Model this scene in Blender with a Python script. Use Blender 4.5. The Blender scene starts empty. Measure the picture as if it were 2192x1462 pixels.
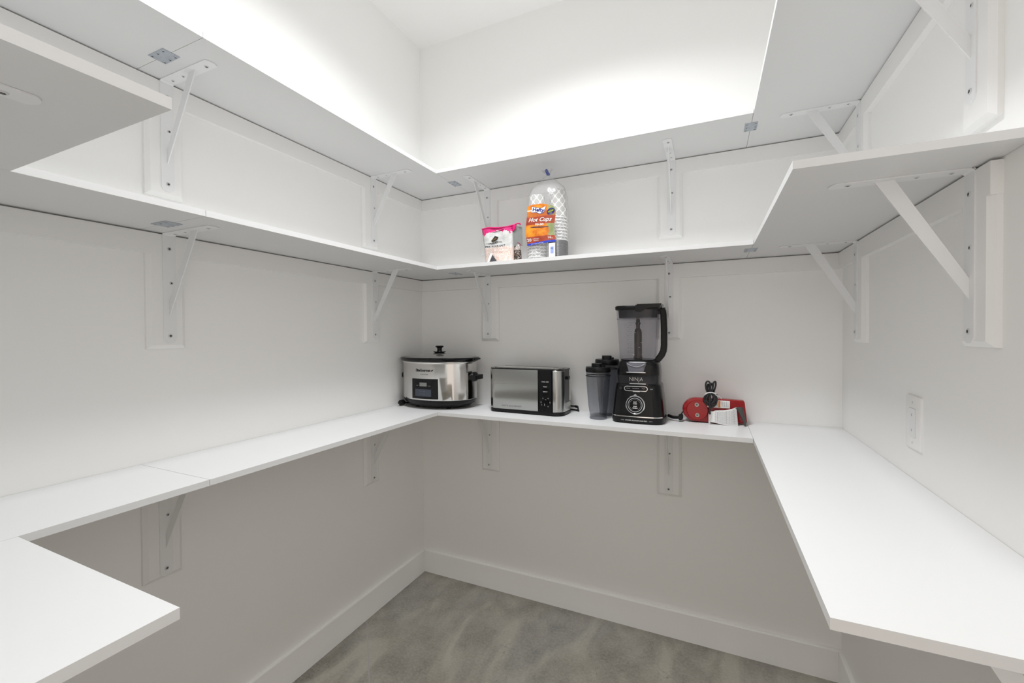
import bpy, bmesh, math, random
from mathutils import Vector, Matrix
random.seed(7)
PI = math.pi
S = bpy.context.scene
C = S.collection

# ------------------------------------------------------------------ camera
cam_d = bpy.data.cameras.new('camera'); cam = bpy.data.objects.new('camera', cam_d); C.objects.link(cam)
F_PX, CX, CY, CZ, YAW, PITCH, ROLL = 921.65, 1.536, -2.0952, 1.40, 0.4272, -0.0124, -0.0060
cam_d.sensor_width = 36; cam_d.sensor_fit = 'HORIZONTAL'; cam_d.lens = F_PX / 2192 * 36
cam_d.shift_y = -5.77 / 2192
cam_d.clip_start = 0.02; cam_d.clip_end = 50
R0 = Vector((math.cos(YAW), math.sin(YAW), 0))
FW = Vector((-math.sin(YAW) * math.cos(PITCH), math.cos(YAW) * math.cos(PITCH), math.sin(PITCH)))
U0 = R0.cross(FW)
R1 = math.cos(ROLL) * R0 + math.sin(ROLL) * U0
U1 = -math.sin(ROLL) * R0 + math.cos(ROLL) * U0
M = Matrix((( R1.x, U1.x, -FW.x, CX), (R1.y, U1.y, -FW.y, CY), (R1.z, U1.z, -FW.z, CZ), (0, 0, 0, 1)))
cam.matrix_world = M
S.camera = cam

# ------------------------------------------------------------------ world, lights, exposure
wd = bpy.data.worlds.new('world'); S.world = wd; wd.use_nodes = True
wd.node_tree.nodes['Background'].inputs[0].default_value = (1.0, 0.90, 0.82, 1)
wd.node_tree.nodes['Background'].inputs[1].default_value = 1.1      # daylight of the adjoining room, through the doorway
ld = bpy.data.lights.new('ceiling_lamp_light', 'AREA'); ld.shape = 'DISK'; ld.size = 0.40; ld.energy = 23.8; ld.spread = math.radians(144)
ld.color = (0.968, 0.985, 1.0)
lo = bpy.data.objects.new('ceiling_lamp_light', ld); C.objects.link(lo); lo.location = (1.0, -1.0, 3.02)
S.view_settings.view_transform = 'Standard'; S.view_settings.look = 'None'
S.view_settings.gamma = 1.0; S.view_settings.use_curve_mapping = False
S.view_settings.exposure = 0.03
S.cycles.max_bounces = 14; S.cycles.diffuse_bounces = 9; S.cycles.transparent_max_bounces = 16

# ------------------------------------------------------------------ materials
def srgb(r, g, b):
    f = lambda c: (c / 255 / 12.92) if c / 255 <= 0.04045 else ((c / 255 + 0.055) / 1.055) ** 2.4
    return (f(r), f(g), f(b), 1)
class NT:
    def __init__(s, name):
        s.m = bpy.data.materials.new(name); s.m.use_nodes = True
        s.n = s.m.node_tree.nodes; s.l = s.m.node_tree.links
        s.p = s.n['Principled BSDF']; s.out = s.n['Material Output']
    def node(s, t, **k):
        n = s.n.new(t)
        for a, v in k.items():
            if a.startswith('i_'): n.inputs[a[2:].replace('_', ' ')].default_value = v
            else: setattr(n, a, v)
        return n
    def link(s, a, b): s.l.new(a, b)
    def math(s, op, a, b=None, c=None):
        n = s.n.new('ShaderNodeMath'); n.operation = op
        for i, v in enumerate((a, b, c)):
            if v is None: continue
            if hasattr(v, 'links'): s.l.new(v, n.inputs[i])
            else: n.inputs[i].default_value = v
        return n.outputs[0]
    def mix(s, f, a, b):
        n = s.n.new('ShaderNodeMix'); n.data_type = 'RGBA'
        for i, v in ((0, f), (6, a), (7, b)):
            if hasattr(v, 'links'): s.l.new(v, n.inputs[i])
            else: n.inputs[i].default_value = v
        return n.outputs[2]
    def ramp(s, f, stops):
        n = s.n.new('ShaderNodeValToRGB'); e = n.color_ramp.elements
        while len(e) < len(stops): e.new(0.5)
        for i, (p, c) in enumerate(stops): e[i].position = p; e[i].color = c
        s.l.new(f, n.inputs[0]); return n.outputs[0]
    def noise(s, scale, detail=4, vec=None, rough=0.5):
        n = s.node('ShaderNodeTexNoise'); n.inputs['Scale'].default_value = scale
        n.inputs['Detail'].default_value = detail; n.inputs['Roughness'].default_value = rough
        if vec is None:
            vec = s.node('ShaderNodeTexCoord').outputs['Object']
        s.l.new(vec, n.inputs['Vector']); return n.outputs['Fac']
    def bump(s, h, strength=0.2, dist=0.001):
        b = s.node('ShaderNodeBump'); b.inputs['Strength'].default_value = strength; b.inputs['Distance'].default_value = dist
        s.l.new(h, b.inputs['Height']); s.l.new(b.outputs[0], s.p.inputs['Normal'])
def pm(name, col, rough=0.5, metal=0.0, var=0.03, vs=6.0, bump=0.0, bs=300.0, coat=0.0, trans=0.0, ior=1.45, alpha=1.0, spec=0.5, aniso=0.0):
    t = NT(name); f = t.noise(vs, 3)
    a = tuple(min(1, c * (1 - var)) for c in col[:3]) + (1,); b = tuple(min(1, c * (1 + var)) for c in col[:3]) + (1,)
    t.link(t.mix(f, a, b), t.p.inputs['Base Color'])
    t.p.inputs['Roughness'].default_value = rough; t.p.inputs['Metallic'].default_value = metal
    t.p.inputs['Coat Weight'].default_value = coat; t.p.inputs['Transmission Weight'].default_value = trans
    t.p.inputs['IOR'].default_value = ior; t.p.inputs['Alpha'].default_value = alpha
    t.p.inputs['Specular IOR Level'].default_value = spec; t.p.inputs['Anisotropic'].default_value = aniso
    if bump: t.bump(t.noise(bs, 2), bump, 0.0004)
    return t.m
WALL = pm('wall_paint', (0.875, 0.872, 0.861, 1), 0.62, var=0.012, vs=1.5, bump=0.25, bs=260)
CEIL = pm('ceiling_paint', (0.89, 0.885, 0.875, 1), 0.75, var=0.01, vs=1.5, bump=0.2, bs=200)
TRIM = pm('trim_paint', (0.85, 0.845, 0.835, 1), 0.35, var=0.012, vs=3)
MELA = pm("white_melamine", (0.728, 0.731, 0.731, 1), 0.38, var=0.008, vs=3, bump=0.05, bs=500)
BRK = pm('white_powder_coat', (0.80, 0.805, 0.81, 1), 0.36, var=0.01, vs=20, bump=0.08, bs=700)
SCREW = pm('white_screw_head', (0.60, 0.60, 0.60, 1), 0.30, var=0.03, vs=80)
DARKREC = pm('screw_recess_dark', (0.10, 0.10, 0.10, 1), 0.5)
ZINC = pm('galvanised_zinc', (0.50, 0.54, 0.59, 1), 0.40, metal=0.75, var=0.16, vs=60)
STEEL = pm('polished_steel', (0.62, 0.61, 0.595, 1), 0.13, metal=1.0, var=0.02, vs=4)
STEELM = pm('mirror_steel_band', (0.78, 0.77, 0.75, 1), 0.06, metal=1.0, var=0.01)
BLACKP = pm('black_plastic', (0.006, 0.006, 0.0065, 1), 0.34, var=0.1, vs=30, spec=0.28)
BLACKG = pm('gloss_black_plastic', (0.005, 0.005, 0.0055, 1), 0.12, var=0.1, vs=30, spec=0.30)
CHAR = pm('charcoal_plastic', (0.022, 0.022, 0.025, 1), 0.24, var=0.08, vs=20, spec=0.35)
RUB = pm('dark_grey_cord_vinyl', (0.022, 0.022, 0.024, 1), 0.30, var=0.1, vs=50, spec=.4)
CHROME = pm('chrome', (0.80, 0.80, 0.80, 1), 0.08, metal=1.0, var=0.01)
PRW = pm('printed_white', (0.80, 0.80, 0.80, 1), 0.5)
PRG = pm('printed_grey', (0.42, 0.42, 0.43, 1), 0.5)
PRD = pm('printed_dark_grey', (0.16, 0.16, 0.17, 1), 0.5)
PRK = pm('printed_black', (0.01, 0.01, 0.01, 1), 0.5)
NAVY = pm('printed_navy', srgb(22, 26, 120), 0.4)
SMOKEP = None

def brushed(name, col, rough, sc=(3, 3, 500), strength=0.12):
    t = NT(name); tc = t.node('ShaderNodeTexCoord'); mp = t.node('ShaderNodeMapping'); mp.inputs['Scale'].default_value = sc
    t.link(tc.outputs['Object'], mp.inputs[0]); f = t.noise(1.0, 4, mp.outputs[0])
    t.link(t.mix(f, tuple(c * 0.97 for c in col[:3]) + (1,), col), t.p.inputs['Base Color'])
    t.p.inputs['Metallic'].default_value = 1
    t.link(t.math('MULTIPLY_ADD', f, 0.05, rough), t.p.inputs['Roughness']); t.bump(f, strength, 0.0002)
    return t.m
BRUSH = brushed('brushed_steel', (0.42, 0.425, 0.41, 1), 0.24, (2, 2, 260), 0.03)

def concrete():
    t = NT('polished_concrete'); tc = t.node('ShaderNodeTexCoord')
    big = t.noise(1.6, 6, tc.outputs['Object'], 0.62); mid = t.noise(7, 8, tc.outputs['Object'], 0.68); fine = t.noise(95, 6, tc.outputs['Object'], 0.7)
    mp = t.node('ShaderNodeMapping'); mp.inputs['Scale'].default_value = (2.6, 0.9, 1); mp.inputs['Rotation'].default_value = (0, 0, 0.9)
    t.link(tc.outputs['Object'], mp.inputs[0])
    wn = t.node('ShaderNodeTexNoise'); wn.inputs['Scale'].default_value = 2.1; wn.inputs['Detail'].default_value = 7; wn.inputs['Distortion'].default_value = 1.4
    t.link(mp.outputs[0], wn.inputs['Vector'])
    c1 = t.ramp(big, [(0.34, srgb(106, 101, 90)), (0.5, srgb(130, 125, 115)), (0.62, srgb(118, 119, 117))])
    c2 = t.ramp(wn.outputs['Fac'], [(0.36, srgb(92, 90, 85)), (0.50, srgb(126, 121, 112)), (0.64, srgb(166, 161, 147))])
    c = t.mix(0.48, c1, c2)
    c = t.mix(t.math('MULTIPLY', t.math('SUBTRACT', mid, 0.40), 1.5), c, srgb(166, 161, 150))
    c = t.mix(t.math('MULTIPLY', t.math('SUBTRACT', fine, 0.42), 1.3), c, srgb(176, 172, 163))
    vo = t.node('ShaderNodeTexVoronoi', feature='DISTANCE_TO_EDGE'); vo.inputs['Scale'].default_value = 1.7
    dv = t.node('ShaderNodeVectorMath', operation='ADD'); t.link(tc.outputs['Object'], dv.inputs[0])
    dn = t.node('ShaderNodeTexNoise'); dn.inputs['Scale'].default_value = 5; dn.inputs['Detail'].default_value = 6
    t.link(tc.outputs['Object'], dn.inputs['Vector'])
    dm = t.node('ShaderNodeVectorMath', operation='SCALE'); dm.inputs['Scale'].default_value = 0.5; t.link(dn.outputs['Color'], dm.inputs[0]); t.link(dm.outputs[0], dv.inputs[1])
    t.link(dv.outputs[0], vo.inputs['Vector'])
    crack = t.math('MULTIPLY', t.math('LESS_THAN', vo.outputs['Distance'], 0.0022), t.math('GREATER_THAN', mid, 0.52))
    c = t.mix(t.math('MULTIPLY', crack, 0.35), c, srgb(70, 66, 56))
    t.link(c, t.p.inputs['Base Color'])
    t.link(t.math('MULTIPLY_ADD', mid, 0.25, 0.32), t.p.inputs['Roughness'])
    t.bump(fine, 0.08, 0.0004); return t.m
CONC = concrete()

def film(name, tint, gloss=0.16, rough=0.08, white=0.0):
    """thin clear plastic: mostly see-through with glossy reflections"""
    t = NT(name); tr = t.node('ShaderNodeBsdfTransparent'); tr.inputs[0].default_value = tint
    gl = t.node('ShaderNodeBsdfGlossy'); gl.inputs['Roughness'].default_value = rough
    df = t.node('ShaderNodeBsdfDiffuse'); df.inputs[0].default_value = (0.8, 0.8, 0.8, 1)
    lw = t.node('ShaderNodeLayerWeight'); lw.inputs[0].default_value = 0.35
    bp = t.node('ShaderNodeBump'); bp.inputs['Strength'].default_value = 0.5; bp.inputs['Distance'].default_value = 0.004
    t.link(t.noise(45, 4), bp.inputs['Height']); t.link(bp.outputs[0], gl.inputs['Normal']); t.link(bp.outputs[0], lw.inputs['Normal'])
    f = t.math('MULTIPLY_ADD', t.math('POWER', lw.outputs['Facing'], 4.0), 0.45, gloss)
    m1 = t.node('ShaderNodeMixShader'); m1.inputs[0].default_value = white
    t.link(tr.outputs[0], m1.inputs[1]); t.link(df.outputs[0], m1.inputs[2])
    m2 = t.node('ShaderNodeMixShader'); t.link(f, m2.inputs[0]); t.link(m1.outputs[0], m2.inputs[1]); t.link(gl.outputs[0], m2.inputs[2])
    t.link(m2.outputs[0], t.out.inputs[0]); return t.m
BAGFILM = film('clear_bag_film', (0.98, 0.98, 0.985, 1), 0.02, 0.20, 0.15)
SMOKE = film('smoked_clear_plastic', (0.86, 0.855, 0.885, 1), 0.03, 0.04, 0.0)
SMOKE2 = film('smoked_cup_plastic', (0.64, 0.65, 0.68, 1), 0.04, 0.05, 0.0)
GLASSLID = pm('tinted_glass_lid', (0.10, 0.097, 0.092, 1), 0.06, var=0.02, coat=0.4)

# ------------------------------------------------------------------ mesh helpers
def obj(name, bm, mat, parent=None, smooth=False, bevel=0.0, loc=None, segs=2):
    if bevel > 0:
        bmesh.ops.bevel(bm, geom=[e for e in bm.edges if len(e.link_faces) == 2 and e.calc_face_angle(0) > 0.5], offset=bevel, segments=segs, affect='EDGES', profile=0.7)
    bmesh.ops.recalc_face_normals(bm, faces=bm.faces)
    me = bpy.data.meshes.new(name); bm.to_mesh(me); bm.free()
    for m in (mat if isinstance(mat, (list, tuple)) else [mat]): me.materials.append(m)
    o = bpy.data.objects.new(name, me); C.objects.link(o)
    if parent: o.parent = parent
    if loc: o.location = loc
    if smooth:
        for p in me.polygons: p.use_smooth = True
        if smooth != True:
            try: me.set_sharp_from_angle(angle=smooth)
            except Exception: pass
    return o
SM = 0.7
def box(bm, x0, x1, y0, y1, z0, z1):
    v = [bm.verts.new(p) for p in ((x0, y0, z0), (x1, y0, z0), (x1, y1, z0), (x0, y1, z0), (x0, y0, z1), (x1, y0, z1), (x1, y1, z1), (x0, y1, z1))]
    for f in ((3, 2, 1, 0), (4, 5, 6, 7), (0, 1, 5, 4), (1, 2, 6, 5), (2, 3, 7, 6), (3, 0, 4, 7)): bm.faces.new([v[i] for i in f])
    return v
def bx(*a): bm = bmesh.new(); box(bm, *a); return bm
def loft(bm, rings, cap0=True, cap1=True, closed=True):
    R = [[bm.verts.new(p) for p in r] for r in rings]; n = len(R[0])
    uv = bm.loops.layers.uv.verify()
    for i in range(len(R) - 1):
        for j in range(n if closed else n - 1):
            k = (j + 1) % n
            f = bm.faces.new((R[i][j], R[i][k], R[i + 1][k], R[i + 1][j]))
            for l, (a, b) in zip(f.loops, ((j, i), (j + 1, i), (j + 1, i + 1), (j, i + 1))):
                l[uv].uv = (a / n, rings[b][0][2])
    if cap0 and closed: bm.faces.new(list(reversed(R[0])))
    if cap1 and closed: bm.faces.new(R[-1])
    return R
def ring(z, hx, hy, e=2.0, n=40, cx=0, cy=0, rot=0):
    out = []
    for i in range(n):
        t = 2 * PI * i / n; c, s = math.cos(t), math.sin(t)
        x = hx * math.copysign(abs(c) ** (2 / e), c); y = hy * math.copysign(abs(s) ** (2 / e), s)
        out.append((cx + x, cy + y, z))
    return out
def lathe(prof, n=32, sx=1, sy=1, cap0=True, cap1=True, cx=0, cy=0):
    bm = bmesh.new(); loft(bm, [ring(z, max(r, 1e-5) * sx, max(r, 1e-5) * sy, 2, n, cx, cy) for r, z in prof], cap0, cap1); return bm
def prism(pts, z0, z1, axis='z'):
    bm = bmesh.new()
    mp = {'z': lambda a, b, c: (a, b, c), 'y': lambda a, b, c: (a, c, b), 'x': lambda a, b, c: (c, a, b)}[axis]
    r0 = [bm.verts.new(mp(a, b, z0)) for a, b in pts]; r1 = [bm.verts.new(mp(a, b, z1)) for a, b in pts]; n = len(pts)
    for j in range(n): bm.faces.new((r0[j], r0[(j + 1) % n], r1[(j + 1) % n], r1[j]))
    bm.faces.new(list(reversed(r0))); bm.faces.new(r1); return bm
def tube(bm, pts, r, n=8, sub=6, caps=True):
    P = [Vector(p) for p in pts]; Q = []
    for i in range(len(P) - 1):
        a = P[max(i - 1, 0)]; b = P[i]; c = P[i + 1]; d = P[min(i + 2, len(P) - 1)]
        for k in range(sub):
            t = k / sub
            Q.append(0.5 * ((2 * b) + (c - a) * t + (2 * a - 5 * b + 4 * c - d) * t * t + (3 * b - a - 3 * c + d) * t ** 3))
    Q.append(P[-1])
    T = [(Q[min(i + 1, len(Q) - 1)] - Q[max(i - 1, 0)]).normalized() for i in range(len(Q))]
    nrm = T[0].orthogonal().normalized(); R = []
    for q, t in zip(Q, T):
        nrm = (nrm - t * nrm.dot(t)).normalized(); bn = t.cross(nrm)
        rr = r
        R.append([tuple(q + rr * (math.cos(2 * PI * j / n) * nrm + math.sin(2 * PI * j / n) * bn)) for j in range(n)])
    loft(bm, R, caps, caps); return bm
def rrect(w, h, r, n=5, cx=0, cy=0):
    out = []
    for (sx, sy, a0) in ((1, 1, 0), (-1, 1, 90), (-1, -1, 180), (1, -1, 270)):
        for i in range(n + 1):
            a = math.radians(a0 + 90 * i / n)
            out.append((cx + sx * (w / 2 - r) + r * math.cos(a), cy + sy * (h / 2 - r) + r * math.sin(a)))
    return out
def empty(name, label, cat, loc=(0, 0, 0), rz=0, group=None):
    o = bpy.data.objects.new(name, None); C.objects.link(o); o.location = loc; o.rotation_euler = (0, 0, rz)
    o.empty_display_size = 0.05
    return tag(o, label, cat, group)
def tag(o, label, cat, group=None):
    o['label'] = label; o['category'] = cat
    if group: o['group'] = group
    return o
def struct(o): o['kind'] = 'structure'; return o
def copy_tree(o, parent=None):
    c = o.copy(); C.objects.link(c)
    if parent: c.parent = parent
    for ch in list(o.children): copy_tree(ch, c)
    return c
def text(name, s, size, mat, parent, place, ext=0.0, align='CENTER', bold=0.0, wid=None, shear=0.0, res=2):
    """lettering as a mesh; place(x, y) maps the flat letter plane to a local 3-D point"""
    cu = bpy.data.curves.new('t', 'FONT'); cu.body = s; cu.size = size; cu.align_x = align; cu.align_y = 'CENTER'; cu.resolution_u = res
    cu.offset = bold; cu.shear = shear
    to = bpy.data.objects.new('t', cu); C.objects.link(to)
    dg = bpy.context.evaluated_depsgraph_get(); dg.update()
    me = bpy.data.meshes.new_from_object(to.evaluated_get(dg)); bpy.data.objects.remove(to); bpy.data.curves.remove(cu)
    xs = [v.co.x for v in me.vertices]
    k = 1.0
    if wid and xs: k = wid / (max(xs) - min(xs))
    for v in me.vertices: v.co = Vector(place(v.co.x * k, v.co.y))
    me.name = name; me.materials.clear(); me.materials.append(mat)
    o = bpy.data.objects.new(name, me); C.objects.link(o); o.parent = parent; return o
def adopt(child, parent):
    """make a separately built assembly a part of its thing, keeping its place"""
    child.parent = parent; child.matrix_parent_inverse = (Matrix.Translation(parent.location) @ Matrix.Rotation(parent.rotation_euler.z, 4, 'Z')).inverted()
    for k_ in ('label', 'category', 'group'):
        if k_ in child: del child[k_]
def front(x0, y, z0):          # letter plane facing -y
    return lambda a, b: (x0 + a, y, z0 + b)

# ------------------------------------------------------------------ dimensions
W, Z1, Z2, Z3, T = 2.0212, 2.181, 1.7136, 1.0002, 0.0164
ZC, Z2T = Z3 + T, Z2 + T
DL, DB, DR = 0.3316, 0.3313, 0.3368
YF, XE, YJ, YR2, YR3, H = -1.742, 0.858, -1.392, -1.110, -1.398, 3.068
YW = -2.075
CT = 0.018

# ------------------------------------------------------------------ room shell
g = 0.12
struct(obj('floor', bx(-g, W + g, -3.4, g, -0.12, 0), CONC))
struct(obj('ceiling', bx(-g, W + g, YW - g, g, H, H + 0.1), CEIL))
struct(obj('wall_left', bx(-g, 0, YW - g, g, 0, H), WALL))
struct(obj('wall_back', bx(0, W, 0, g, 0, H), WALL))
struct(obj('wall_right', bx(W, W + g, YW - g, g, 0, H), WALL))
bm = bmesh.new(); box(bm, 0, 1.02, YW - g, YW, 0, H); box(bm, 1.02, 1.93, YW - g, YW, 2.15, H); box(bm, 1.93, W, YW - g, YW, 0, H)
struct(obj('wall_front', bm, WALL))
jt = bmesh.new()
a, b = Vector((-0.0, -0.475)), Vector((0.95, -1.44)); dv = (b - a).normalized(); nn = Vector((-dv.y, dv.x)) * 0.0022
v = [jt.verts.new((*p, 0.0004)) for p in (a + nn, a - nn, b - nn, b + nn)]; jt.faces.new(v)
o = obj('control_joint', jt, pm('joint_filler', srgb(152, 146, 146), 0.7)); o.parent = bpy.data.objects['floor']
BH = 0.128
def base_prof(L):              # baseboard with an eased top edge, along +x, face towards -y
    pts = [(0, 0), (-0.014, 0), (-0.014, BH - 0.005), (-0.0125, BH - 0.0015), (-0.009, BH), (0, BH)]
    return prism(pts, 0, L, 'x')
o = struct(obj('baseboard_back', base_prof(W), TRIM))
o = struct(obj('baseboard_left', base_prof(abs(YW) - 0.014), TRIM)); o.rotation_euler = (0, 0, PI / 2); o.location = (0, YW, 0)
o = struct(obj('baseboard_right', base_prof(abs(YW) - 0.014), TRIM)); o.rotation_euler = (0, 0, -PI / 2); o.location = (W, -0.014, 0)

# wooden cleats under the shelves and the boards behind the brackets
tn = [0]
def trim(bm, loc=(0, 0, 0), rz=0, bevel=0.0025):
    tn[0] += 1
    o = struct(obj('trim_%d' % tn[0], bm, TRIM, bevel=bevel, segs=2)); o.location = loc; o.rotation_euler = (0, 0, rz); return o
for z, yr in ((Z1, -1.02), (Z2, -1.019), (Z3, -1.36)):
    zt, zb = z - 0.0045, z - 0.066
    trim(bx(0, CT, YW, 0, zb, zt)); trim(bx(CT, W - CT, -CT, 0, zb, zt)); trim(bx(W - CT, W, yr, 0, zb, zt))
def board(loc, rz, h):         # local x = out of wall, z = 0 shelf underside
    bm = bmesh.new(); t, w, b = CT, 0.052, 0.011
    # front face chamfered on the two sides and the bottom
    zt = -0.066 if h else 0
    F = [bm.verts.new(p) for p in ((t, -w + b, -0.066), (t, w - b, -0.066), (t, w - b, -h + b), (t, -w + b, -h + b))]
    B = [bm.verts.new(p) for p in ((0, -w, -0.066), (0, w, -0.066), (0, w, -h), (0, -w, -h))]
    F2 = [bm.verts.new(p) for p in ((t - 0.009, -w, -0.066), (t - 0.009, w, -0.066), (t - 0.009, w, -h), (t - 0.009, -w, -h))]
    bm.faces.new(F); bm.faces.new(list(reversed(B)))
    for A, D in ((F, F2), (F2, B)):
        for i in range(4): bm.faces.new((A[i], A[(i + 1) % 4], D[(i + 1) % 4], D[i]))
    trim(bm, loc, rz, 0)
RL, RB, RR, RF = 0, -PI / 2, PI, PI / 2
boards = [((0, -1.323, Z1), RL, .356), ((0, -1.325, Z2), RL, .354), ((0, -1.343, Z3), RL, .345),
          ((0, -.433, Z1), RL, .356), ((0, -.431, Z2), RL, .354), ((0, -.440, Z3), RL, .345),
          ((.452, 0, Z1), RB, .352), ((.456, 0, Z2), RB, .350), ((.4535, 0, Z3), RB, .350),
          ((1.380, 0, Z1), RB, .352), ((1.374, 0, Z2), RB, .345), ((1.374, 0, Z3), RB, .348),
          ((W, -.268, Z1), RR, .356), ((W, -.256, Z2), RR, .352),
          ((W, -.966, Z1), RR, .390), ((W, -.966, Z2), RR, .345), ((W, -1.305, Z3), RR, .35), ((.722, YW, Z2), RF, .35)]
for b_ in boards: board(*b_)

# ------------------------------------------------------------------ shelf boards
def shelf(x0, x1, y0, y1, z, label, group):
    o = obj('shelf_board', bx(0, x1 - x0, 0, y1 - y0, 0, T), MELA, bevel=0.0008, loc=(x0, y0, z), segs=1)
    return tag(o, label, 'shelf', group)
e = 0.0006
for z, lv, ln in ((Z1, 'top tier', 1), (Z2, 'middle tier', 2), (Z3, 'lowest tier', 3)):
    gp = 'white shelf boards of the ' + lv
    extra = {1: 'above the cups and the salt pouch', 2: 'carrying the cups and salt pouch', 3: 'at counter height'}[ln]
    shelf(0.001, DL - e, YJ + e, -0.001, z, 'white melamine shelf board on the left wall, far half, %s' % lv, gp)
    shelf(0.001, DL - e, YW + 0.001, YJ - e, z, 'white melamine shelf board on the left wall, near half, %s' % lv, gp)
    shelf(DL + e, XE, YW + 0.001, YF, z, 'short white shelf board jutting in at the near left, %s' % lv, gp)
    shelf(DL + e, W - DR - e, -DB, -0.001, z, 'white shelf board on the back wall, %s' % {1: 'top tier', 2: 'middle tier, under cups and salt', 3: 'lowest tier, under the appliances'}[ln], gp)
    shelf(W - DR + e, W - 0.001, {1: -1.12, 2: YR2, 3: YR3}[ln], -0.001, z, 'white shelf board on the right wall, %s' % {1: 'top tier', 2: 'middle tier', 3: 'lowest tier, below the wall plate'}[ln], gp)

# ------------------------------------------------------------------ brackets
def screw_bm(r=0.0062):
    bm = bmesh.new(); loft(bm, [ring(0, r, r, 2, 14), ring(0.0012, r * .92, r * .92, 2, 14), ring(0.0018, r * .55, r * .55, 2, 14)], True, False)
    # cross recess
    box(bm, -r * .42, r * .42, -r * .13, r * .13, 0.0004, 0.0019); box(bm, -r * .13, r * .13, -r * .42, r * .42, 0.0004, 0.00195)
    bm.faces.ensure_lookup_table()
    for f in bm.faces:
        if f.calc_center_median().length < r * 0.5 and len(f.verts) == 4 and f.calc_center_median().z > 0.0003 and abs(f.calc_center_median().x) < r * .43 and abs(f.calc_center_median().y) < r * .43:
            f.material_index = 1 if all(abs(w.co.x) < r * .43 and abs(w.co.y) < r * .43 for w in f.verts) else 0
    return bm
sc_me = obj('screw', screw_bm(), [SCREW, DARKREC]); SC = sc_me.data; bpy.data.objects.remove(sc_me)
def make_bracket():
    t = empty('shelf_bracket', 'x', 'bracket')
    w, th = 0.0178, 0.0026
    x0 = CT
    # wall plate with rounded foot
    pts = [(-w, -0.004), (-w, -0.326), (-w + .004, -0.333), (-w + .012, -0.338), (w - .012, -0.338), (w - .004, -0.333), (w, -0.326), (w, -0.004)]
    obj('wall_plate', prism(pts, x0, x0 + th, 'x'), BRK, t, bevel=0.0005, segs=1)
    # arm with rounded nose and the bend
    pts = [(x0 + .003, -w)] + [(0.2365 + 0.0105 * math.cos(a), 0.0178 * math.sin(a)) for a in [math.radians(q) for q in range(-90, 91, 15)]] + [(x0 + .003, w)]
    obj('shelf_arm', prism(pts, -0.0026, -0.0002, 'z'), BRK, t, bevel=0.0004, segs=1)
    bm = bmesh.new(); R = []
    for yy in (-w, w):
        R.append([(x0, yy, -0.006)] + [(x0 + .0042 - .0042 * math.cos(a), yy, -.0042 + .0042 * math.sin(a) - .0002) for a in (0, .4, .8, 1.2, 1.57)] +
                 [(x0 + .006, yy, -.0002), (x0 + .006, yy, -.0026), (x0 + .0026, yy, -.006)])
    loft(bm, R); obj('bend', bm, BRK, t, smooth=SM)
    # diagonal brace: flat strip standing on edge
    pts = [(.135, -.0026), (.168, -.0026), (x0 + th, -.252), (x0 + th, -.211)]
    obj('brace', prism(pts, -0.0016, 0.0016, 'y'), BRK, t, bevel=0.0004, segs=1)
    for z, s in ((-.047, 1), (-.152, .8), (-.315, 1)):
        o = bpy.data.objects.new('screw', SC); C.objects.link(o); o.parent = t; o.location = (x0 + th, .0045 if s < 1 else 0, z); o.rotation_euler = (random.random(), PI / 2, 0)
        o.rotation_euler = (0, PI / 2, 0); o.scale = (s, s, 1)
    for x, s in ((.048, .7), (.101, .7), (.214, 1)):
        o = bpy.data.objects.new('screw', SC); C.objects.link(o); o.parent = t; o.location = (x, .003, -.0026); o.rotation_euler = (PI, 0, 0); o.scale = (s, s, 1)
    return t
blist = [((0, -1.319, Z1), RL, 'left wall, nearer one, top tier'), ((0, -1.3195, Z2), RL, 'left wall, nearer one, middle tier'),
         ((0, -1.339, Z3), RL, 'left wall, nearer one, lowest tier'),
         ((0, -.420, Z1), RL, 'left wall close to the corner, top tier'), ((0, -.416, Z2), RL, 'left wall close to the corner, middle tier'),
         ((0, -.434, Z3), RL, 'left wall close to the corner, lowest tier'),
         ((.448, 0, Z1), RB, 'back wall behind the salt pouch, top tier'), ((.449, 0, Z2), RB, 'back wall above the toaster, middle tier'),
         ((.449, 0, Z3), RB, 'back wall below the toaster, lowest tier'),
         ((1.385, 0, Z1), RB, 'back wall right of the cups, top tier'), ((1.3755, 0, Z2), RB, 'back wall above and behind the blender, middle tier'),
         ((1.372, 0, Z3), RB, 'back wall below the blender, lowest tier'),
         ((W, -.263, Z1), RR, 'right wall close to the corner, top tier'), ((W, -.239, Z2), RR, 'right wall close to the corner, middle tier'),
         ((W, -.956, Z1), RR, 'right wall, nearer one, top tier'), ((W, -.956, Z2), RR, 'right wall, nearer one, middle tier'),
         ((W, -1.30, Z3), RR, 'right wall, under the lowest tier board'), ((.722, YW, Z2), RF, 'near left shelf end, its rounded arm seen from below')]
proto = make_bracket()
for i, (loc, rz, where) in enumerate(blist):
    b_ = proto if i == 0 else copy_tree(proto)
    b_.location = loc; b_.rotation_euler = (0, 0, rz)
    b_['label'] = 'white steel shelf bracket on the ' + where if 'near left' not in where else 'white steel shelf bracket under the ' + where
    b_['group'] = 'white shelf brackets'

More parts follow.
